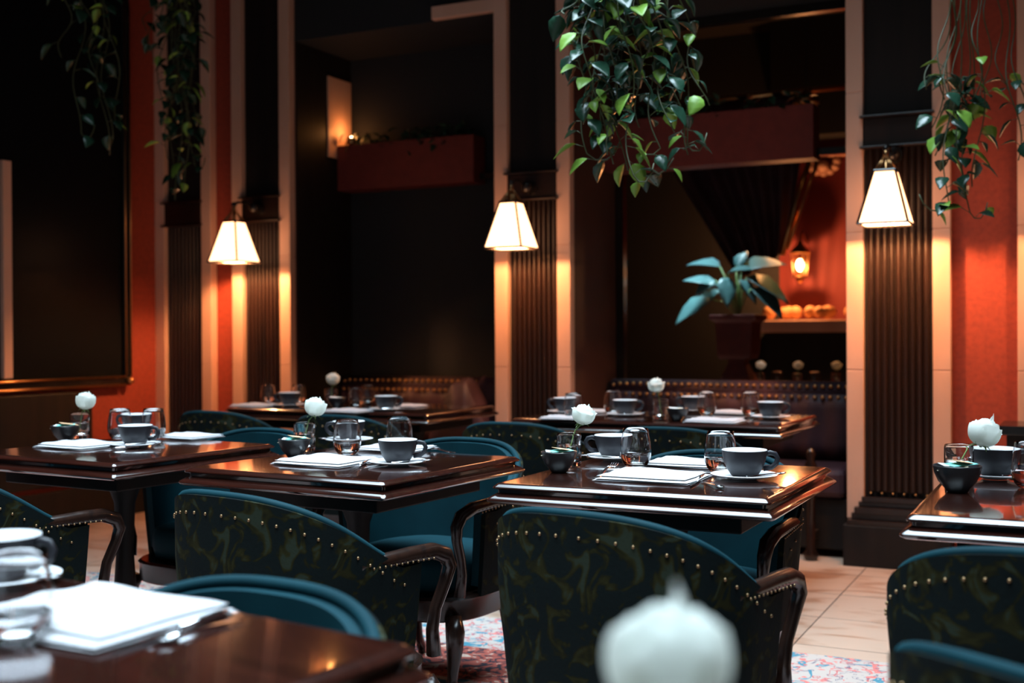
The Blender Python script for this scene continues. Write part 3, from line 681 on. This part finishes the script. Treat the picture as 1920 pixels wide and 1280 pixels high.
KNA = [Kind(mk_napkin(i)) for i in range(3)]; KPK = {c: Kind(mk_packet(c)) for c in pk}

def rose(base, dx, dz, tilt, label, seed=1, R=.031, yaw=0, tip=.12, cs=1.0):
    """stem from inside the vase, bloom at (dx, 0, dz)"""
    rnd = random.Random(seed); t = thing('white_rose', label, 'flower', base, yaw)
    MB().tube([(-dx * .25 if dx < .05 else -.012, 0, .014), (dx * .12, 0, .055), (dx * .42, .0, min(.10, dz * .72)), (dx * .8, 0, dz - .030), (dx, 0, dz - R * .75)], [.0018, .0018, .0019, .0021, .0028], 7).obj('stem', stemm, t, smooth=True)
    Rm = Matrix.Rotation(tilt, 3, 'Y'); C0 = Vector((dx, 0, dz)); m = MB()
    def pet(a0, hw, r0, Hs, vt, curl, tp_=False):
        curl *= cs
        def g(u, v):
            q = 2 * u - 1; wv = sin(pi * (.12 + .70 * v)) ** .8; th = pi * (.07 + vt * v); ang = a0 + q * hw * wv
            rr = r0 * sin(th) ** .75 + .0012 + curl * R * max(0, v - .72) ** 1.5 * 3 + .0012 * sin(q * 6 + a0) * v
            z = -R * Hs * cos(th) * (1 - .10 * q * q * v) - curl * R * max(0, v - .8) * 1.2 + (tip if tp_ else 0) * R * (1 - abs(q)) * v ** 2.2 - .05 * R
            return C0 + Rm @ Vector((rr * cos(ang), rr * sin(ang), z))
        m.grid(g, 10, 10)
    for k in range(3): pet(k * 2.1, 1.4, R * .42, .98, .80, 0, k == 0)
    for k in range(4): pet(.5 + k * 1.57, 1.25, R * .62, .97, .76, 0)
    for k in range(5): pet(.2 + k * 1.257, 1.1, R * .82, .94 + rnd.uniform(-.05, .06), .72, rnd.choice((.05, .2)))
    for k in range(5): pet(.9 + k * 1.257 + rnd.uniform(-.1, .1), 1.0, R * 1.0, .90, .64 + rnd.uniform(-.05, .04), rnd.choice((.15, .4, .8)))
    m.obj('bloom', petal, t, smooth=True)
    s = MB(); s.lathe([(.002, -.006), (.005, 0), (.006, .004)], 10, tuple(C0 + Rm @ Vector((0, 0, -R * .92))))
    for k in range(5):
        a = k * 1.257; d = Rm @ Vector((cos(a), sin(a), rnd.uniform(-.6, .3))); leafmesh(s, C0 + Rm @ Vector((0, 0, -R * .86)), d, Rm @ Vector((0, 0, 1)), R * .75, .3, .34)
    s.obj('sepals', stemm, t, smooth=True)

def hrot(dir_deg): return radians(dir_deg)
Z = .7605
def setting(kind, px, py, lab, rz=0, s=1.0, dz=0.0, **k):
    p = onz(px, py, .76); return kind.put((p.x, p.y, Z + dz), rz, lab, None, s, **k), p
def cupset(px, py, tab, which, face, s=1.0, spoon=True, srot=20):
    _, p = setting(KSAU, px, py, f'white saucer under the {which} coffee cup on {tab}', 0, s)
    KCUP.put((p.x, p.y, Z + .0063 * s), radians(0 if face == 'right' else 180) + radians(-8), f'slate grey {which} coffee cup with white inside on {tab}', None, s)
    if spoon:
        sgn = 1 if face == 'right' else -1
        q = Vector((p.x + sgn * .045 * s, p.y - .048 * s, 0)); KSP.put((q.x, q.y, Z + .0135 * s), radians(srot if sgn > 0 else 180 - srot), f'teaspoon on the saucer of the {which} coffee cup on {tab}', None, s * .85)
def bowlset(px, py, tab, s=1.0, cols=('cream', 'white', 'teal', 'tan')):
    _, p = setting(KBO, px, py, f'small black sugar bowl on {tab}', 0, s)
    for i, c in enumerate(cols):
        a = (i - 1.5) * .010; KPK[c].put((p.x + a, p.y + .004 * (i % 2) - .006, Z + (.051 + .0035 * i) * s), radians(-15 + 17 * i), f'{c} sugar packet in the black bowl on {tab}', None, .98 * s, rx=radians(4), ry=radians((-8, 5, -3, 9)[i]))
def line(kind, p0, p1, lab, dz=0, ry=0, s=1.0):
    a, b = onz(*p0), onz(*p1); c = (a + b) / 2; d = b - a; kind.put((c.x, c.y, Z + dz), atan2(d.y, d.x), lab, None, s, ry=ry)
def napkin(i, px, py, tab, which, rz=WA, s=1.0): setting(KNA[i], px, py, f'folded white linen napkin at the {which} of {tab}', rz, s)

# sharp table
T = 'the sharply focused table'
bowlset(1048, 885, T); _, p = setting(KVA, 1067, 874, f'clear round bud vase with water on {T}'); rose(Vector((p.x, p.y, Z)), .042, .147, radians(14), f'white rose leaning right in the vase on {T}', 3)
cupset(1150, 862, T, 'rear', 'left', 1.0, True); cupset(1396, 898, T, 'front', 'right', 1.02, True, 25)
setting(KGL, 1192, 876, f'clear stemless water glass left of centre on {T}'); setting(KGL, 1351, 885, f'clear stemless water glass behind the front cup on {T}')
napkin(0, 1226, 897, T, 'front'); napkin(1, 1290, 871, T, 'back', WA, .85)
line(KFO, (1112, 900), (1158, 880), f'steel fork with tines on the front napkin of {T}', .006, radians(-5)); line(KKN, (1322, 893), (1290, 915), f'steel knife beside the front napkin of {T}', .0); line(KSP, (1318, 905), (1352, 917), f'teaspoon beside the front saucer on {T}')
# left of centre
T = 'the table left of centre'
bowlset(552, 857, T); _, p = setting(KVA, 571, 846, f'clear round bud vase with water on {T}'); rose(Vector((p.x, p.y, Z)), .036, .145, radians(12), f'full white rose upright in the vase on {T}', 8, .033)
cupset(654, 829, T, 'rear', 'left', 1.0); cupset(746, 872, T, 'front', 'right')
setting(KGL, 651, 852, f'clear stemless water glass near the middle of {T}'); setting(KGL, 749, 846, f'clear stemless water glass behind the front cup on {T}')
napkin(1, 612, 868, T, 'front', RB); napkin(2, 745, 846 - 3, T, 'back', RB, .85)
line(KFO, (560, 872), (592, 853), f'steel fork behind the front napkin of {T}', .004); line(KKN, (690, 868), (655, 884), f'steel knife beside the front napkin of {T}'); line(KFO, (845, 850), (795, 843), f'steel fork on the back napkin side of {T}', .001)
# below the mirror
T = 'the table below the mirror'
bowlset(122, 827, T); _, p = setting(KVA, 150, 822, f'dark-looking clear bud vase on {T}'); rose(Vector((p.x, p.y, Z)), .022, .140, radians(6), f'round white rose in the vase on {T}', 12, .034)
cupset(256, 812, T, 'rear', 'left', 1.0, False); cupset(254, 838, T, 'front', 'right')
setting(KGL, 225, 823, f'clear stemless water glass, left one on {T}'); setting(KGL, 288, 822, f'clear stemless water glass, right one on {T}')
napkin(2, 152, 837, T, 'front', RB, .95); napkin(0, 355, 820, T, 'back', RB, .8)
line(KFO, (105, 842), (155, 826), f'steel fork by the front napkin of {T}', .002); line(KKN, (225, 843), (178, 846), f'steel knife by the front napkin of {T}')
# back right
T = 'the right back table'
cupset(1060, 775, T, 'far left', 'left', 1.0, False); cupset(1172, 780, T, 'centre left', 'right'); cupset(1300, 772, T, 'centre right', 'left', 1.0, False); cupset(1445, 785, T, 'far right', 'right')
for px, py, q in ((1075, 783, 'first from the left'), (1150, 776, 'second from the left'), (1325, 779, 'third from the left'), (1408, 780, 'last on the right')): setting(KGL, px, py, f'blurred water glass, {q} on {T}')
bowlset(1270, 789, T, 1.0, ('cream', 'white')); _, p = setting(KVA, 1239, 786, f'blurred clear bud vase on {T}'); rose(Vector((p.x, p.y, Z)), -.02, .150, radians(-4), f'round white rose in the vase on {T}', 15, .034)
napkin(0, 1062, 785, T, 'left end', WA, .8); napkin(1, 1340, 791, T, 'front right', WA, .9); napkin(2, 1375, 775, T, 'back right', WA, .8); napkin(0, 1108, 772, T, 'back left', WA, .7)
# back left
T = 'the left back table'
for px, py, q in ((503, 756, 'first from the left'), (560, 757, 'second from the left'), (668, 764, 'third from the left'), (690, 757, 'last on the right')): setting(KGL, px, py, f'blurred water glass, {q} on {T}', s=.95)
cupset(543, 762, T, 'left', 'left', 1.0, False); cupset(724, 770, T, 'right', 'right', 1.0, True)
bowlset(632, 765, T, 1.0, ('cream', 'white')); _, p = setting(KVA, 621, 761, f'blurred clear bud vase on {T}'); rose(Vector((p.x, p.y, Z)), .01, .145, radians(5), f'small round white rose in the vase on {T}', 19, .034)
napkin(1, 480, 762, T, 'left end', WA, .9); napkin(2, 655, 772, T, 'front', WA, .85); napkin(0, 765, 762, T, 'right end', WA, .7)
# next room table with three roses, behind the banquette
ct = onwall(1500, 700, 2.3); tc = W(ct[0] + .1, 2.3); pp = W(ct[0] + .05, 2.3, 2.72); t = thing('added_pendant', 'unseen pendant lamp added to warm the roses in the next room', 'lamp', pp, WA)  # pendant added out of view to turn the roses below amber
MB().lathe([(.09, 0), (.085, .04), (.03, .09), (.012, .11)], 20, cap=False).obj('lamp_shade', brass, t, smooth=True, solid=.002); MB().tube([(0, 0, .10), (0, 0, CEIL - 2.725)], .004).obj('cord', black, t); MB().ball((0, 0, .035), .022, 12, 8).obj('bulb', flame, t, smooth=True)
l = D.lights.new('added_pendant_light', 'SPOT'); l.energy = 70; l.color = (1, .42, .14); l.spot_size = radians(75); l.shadow_soft_size = .03; o = D.objects.new('added_pendant_light', l); o.location = pp + Vector((0, 0, -.01)); COL.objects.link(o)
table(.75, .36, xy(tc), WA, 'dim table of glasses and roses in the next room below the mantel', 2)
for i, (px, py) in enumerate(((1425, 684), (1495, 682), (1567, 680))):
    q = W(onwall(px, py, 2.2)[0], 2.2, Z); qq = ('left', 'middle', 'right')[i]
    KVA.put(tuple(q), 0, f'{qq} of three blurred bud vases on the next room table'); rose(q, .006, .150, radians(3), f'{qq} of three blurred amber-lit roses in the next room', 40 + i, .032)
    q = W(onwall(px + 32, py, 2.1)[0], 2.1, Z)
    KGL.put(tuple(q), 0, f'{qq} of three blurred water glasses on the next room table')
# right edge
T = 'the table at the right edge'
bowlset(1795, 922, T, 1.12); _, p = setting(KVA, 1798, 904, f'short clear bud vase behind the sugar bowl on {T}'); rose(Vector((p.x, p.y, Z)), .064, .125, radians(16), f'pointed white rose drooping over the cup on {T}', 23, .038, 0, .45)
cupset(1866, 897, T, 'nearest', 'right', 1.05, True); setting(KGL, 1932, 915, f'water glass cut by the right edge on {T}')
# foreground left
T = 'the blurred foreground table'
pn = (onz(185, 1104) + onz(165, 1232)) / 2
KNA[1].put((pn.x, pn.y, Z), radians(-31), f'folded white linen napkin at the front of {T}', None, 1.12)
setting(KGL, 32, 1205, f'blurred stemless water glass at the left edge on {T}', s=1.0); cupset(5, 1095, T, 'only', 'right', 1.0, True)
line(KKN, (415, 1158), (225, 1225), f'steel knife beside the napkin on {T}'); line(KSP, (450, 1165), (300, 1208), f'spoon beside the knife on {T}')
# blurred rose at the bottom
T = 'the table below the bottom edge'
KVA.put((hr.x - .01, hr.y, Z), 0, f'clear bud vase holding the blurred rose on {T}')
rose(Vector((hr.x - .01, hr.y, Z)), .010, hr.z - Z, radians(-5), 'large blurred white rose at the bottom of the picture', 27, .034, 0, .42, .15)

# ------------------------------------------------------------ hanging vines
def hanging(name_lab, basket, Y, vines, seed, leaf, nsp, skip=0.0):
    rnd = random.Random(seed); t = thing('hanging_vine', name_lab, 'plant', basket)
    MB().lathe([(.08, 0), (.15, .04), (.18, .12), (.185, .15), (.175, .15), (.165, .12), (.12, .05), (.01, .04)], 24, cap=False).obj('basket', black, t, smooth=True)
    m = MB()
    for k in range(3): m.tube([(.18 * cos(k * 2.1), .18 * sin(k * 2.1), .14), (0, 0, CEIL - basket[2] - .01)], .003, 5)
    m.obj('chain', blackgloss, t); st = MB(); lf = MB(); B = Vector(basket)
    for (xa, ya, xb, yb, hook) in vines:
        dY = rnd.uniform(-.14, .14); top_ = aty(xa, min(ya, -25), Y + dY * .6); bot = aty(xb, yb, Y + dY); n = 26; P = []
        wob = rnd.uniform(0, 6)
        for i in range(n + 1):
            q = i / n; p = top_.lerp(bot, q) + Vector((.022 * sin(q * 9 + wob), .03 * sin(q * 7 + wob), 0)); P.append(p - B)
        if hook:       # tip turns up again
            e = P[-1]; P += [e + Vector((hook * .03, 0, -.022)), e + Vector((hook * .07, 0, -.022)), e + Vector((hook * .10, 0, .005)), e + Vector((hook * .115, 0, .04))]
        start = Vector((.12 * (1 if P[0].x > 0 else -1) * min(1, abs(P[0].x) / .15), 0, .12)); 
        st.tube([Vector((P[0].x * .5, P[0].y, .15)), P[0] * .8 + Vector((0, 0, .05))] + P, .0026, 5)
        L_ = (top_ - bot).length; zs = aty(xa, ya, Y).z; nn = max(4, int(L_ / nsp))
        for i in range(nn):
            q = (i + rnd.random() * .6) / nn; idx = min(int(q * (len(P) - 1)), len(P) - 2); p = P[idx]
            if p.z + B.z > zs: continue
            az = rnd.uniform(0, 2 * pi); d = Vector((cos(az), sin(az) * .8, rnd.uniform(-.8, .35))); s = leaf * rnd.uniform(.6, 1.25)
            st.tube([p, p + d * s * .35 + Vector((0, 0, .012))], .0014, 4)
            lf.cur = 1 if rnd.random() < .27 else 0
            leafmesh(lf, p + d * s * .35 + Vector((0, 0, .012)), d + Vector((0, 0, -.35)), Vector((rnd.uniform(-.5, .5), rnd.uniform(-.6, .2), 1)), s, .2, .72)
    st.obj('stems', vinestem, t, smooth=True); lf.obj('leaves', [leafd, leafl], t, smooth=True, solid=.0006)
b = aty(1180, -130, 4.1)
hanging('thick hanging vine with lime and teal leaves right of the middle wall lamp', (b.x, b.y, b.z), 4.1,
        [(1085, -40, 1062, 30, 0), (1090, -40, 1075, 130, 0), (1100, -40, 1085, 200, 0), (1105, -40, 1098, 230, 0), (1110, -40, 1100, 290, 1), (1120, -40, 1125, 260, 0), (1130, -40, 1140, 310, 0),
         (1140, -40, 1150, 290, 0), (1150, -40, 1165, 320, 1.4), (1165, -40, 1190, 330, .6), (1180, -40, 1205, 240, 0), (1200, -40, 1235, 280, -.8), (1220, -40, 1255, 250, 0), (1235, -40, 1280, 270, .6), (1250, -40, 1300, 290, 0), (1110, -40, 1130, 180, 0), (1160, -40, 1170, 210, 0), (1265, -40, 1318, 200, 0), (1190, -40, 1215, 120, 0)], 3, .078, .036)
b = aty(1850, -130, 4.6)
hanging('hanging vine with teal leaves beside the rightmost wall lamp', (b.x, b.y + .0, b.z), 4.6,
        [(1800, 130, 1735, 170, 0), (1800, 130, 1765, 190, 0), (1790, 130, 1775, 220, 0), (1800, 140, 1760, 290, 0), (1810, 140, 1780, 280, 0), (1820, 140, 1800, 330, 0), (1825, 140, 1812, 400, .6), (1840, 140, 1835, 350, 0), (1850, 140, 1850, 200, 0), (1870, 140, 1880, 180, 0), (1885, 140, 1905, 300, 0), (1895, 140, 1915, 240, 0), (1780, 140, 1750, 240, 0), (1810, 140, 1770, 385, -1.0), (1830, 120, 1830, 180, 0)], 11, .078, .040)
b = aty(330, -90, 6.5)
hanging('shadowed hanging vine in front of the lampless pilaster', (b.x, b.y, b.z), 6.5,
        [(290, -20, 270, 60, 0), (300, -20, 280, 120, 0), (310, -20, 300, 230, 0), (320, -20, 320, 330, 0), (330, -20, 335, 375, 0), (340, -20, 350, 360, 0), (345, -20, 362, 310, .5), (350, -20, 350, 180, 0), (355, -20, 360, 130, 0), (350, -20, 372, 260, 0), (330, -20, 315, 300, 0), (340, -20, 345, 270, 0)], 17, .08, .062)
b = aty(170, -60, 6.1)
hanging('barely visible hanging vine at the upper left corner before the mirror', (b.x, b.y, b.z), 6.1,
        [(130, -20, 115, 110, 0), (150, -20, 145, 250, .6), (170, -20, 180, 180, 0), (190, -20, 205, 260, 0), (200, -20, 225, 240, 0), (180, -20, 200, 290, 0), (160, -20, 170, 100, 0)], 21, .08, .09)
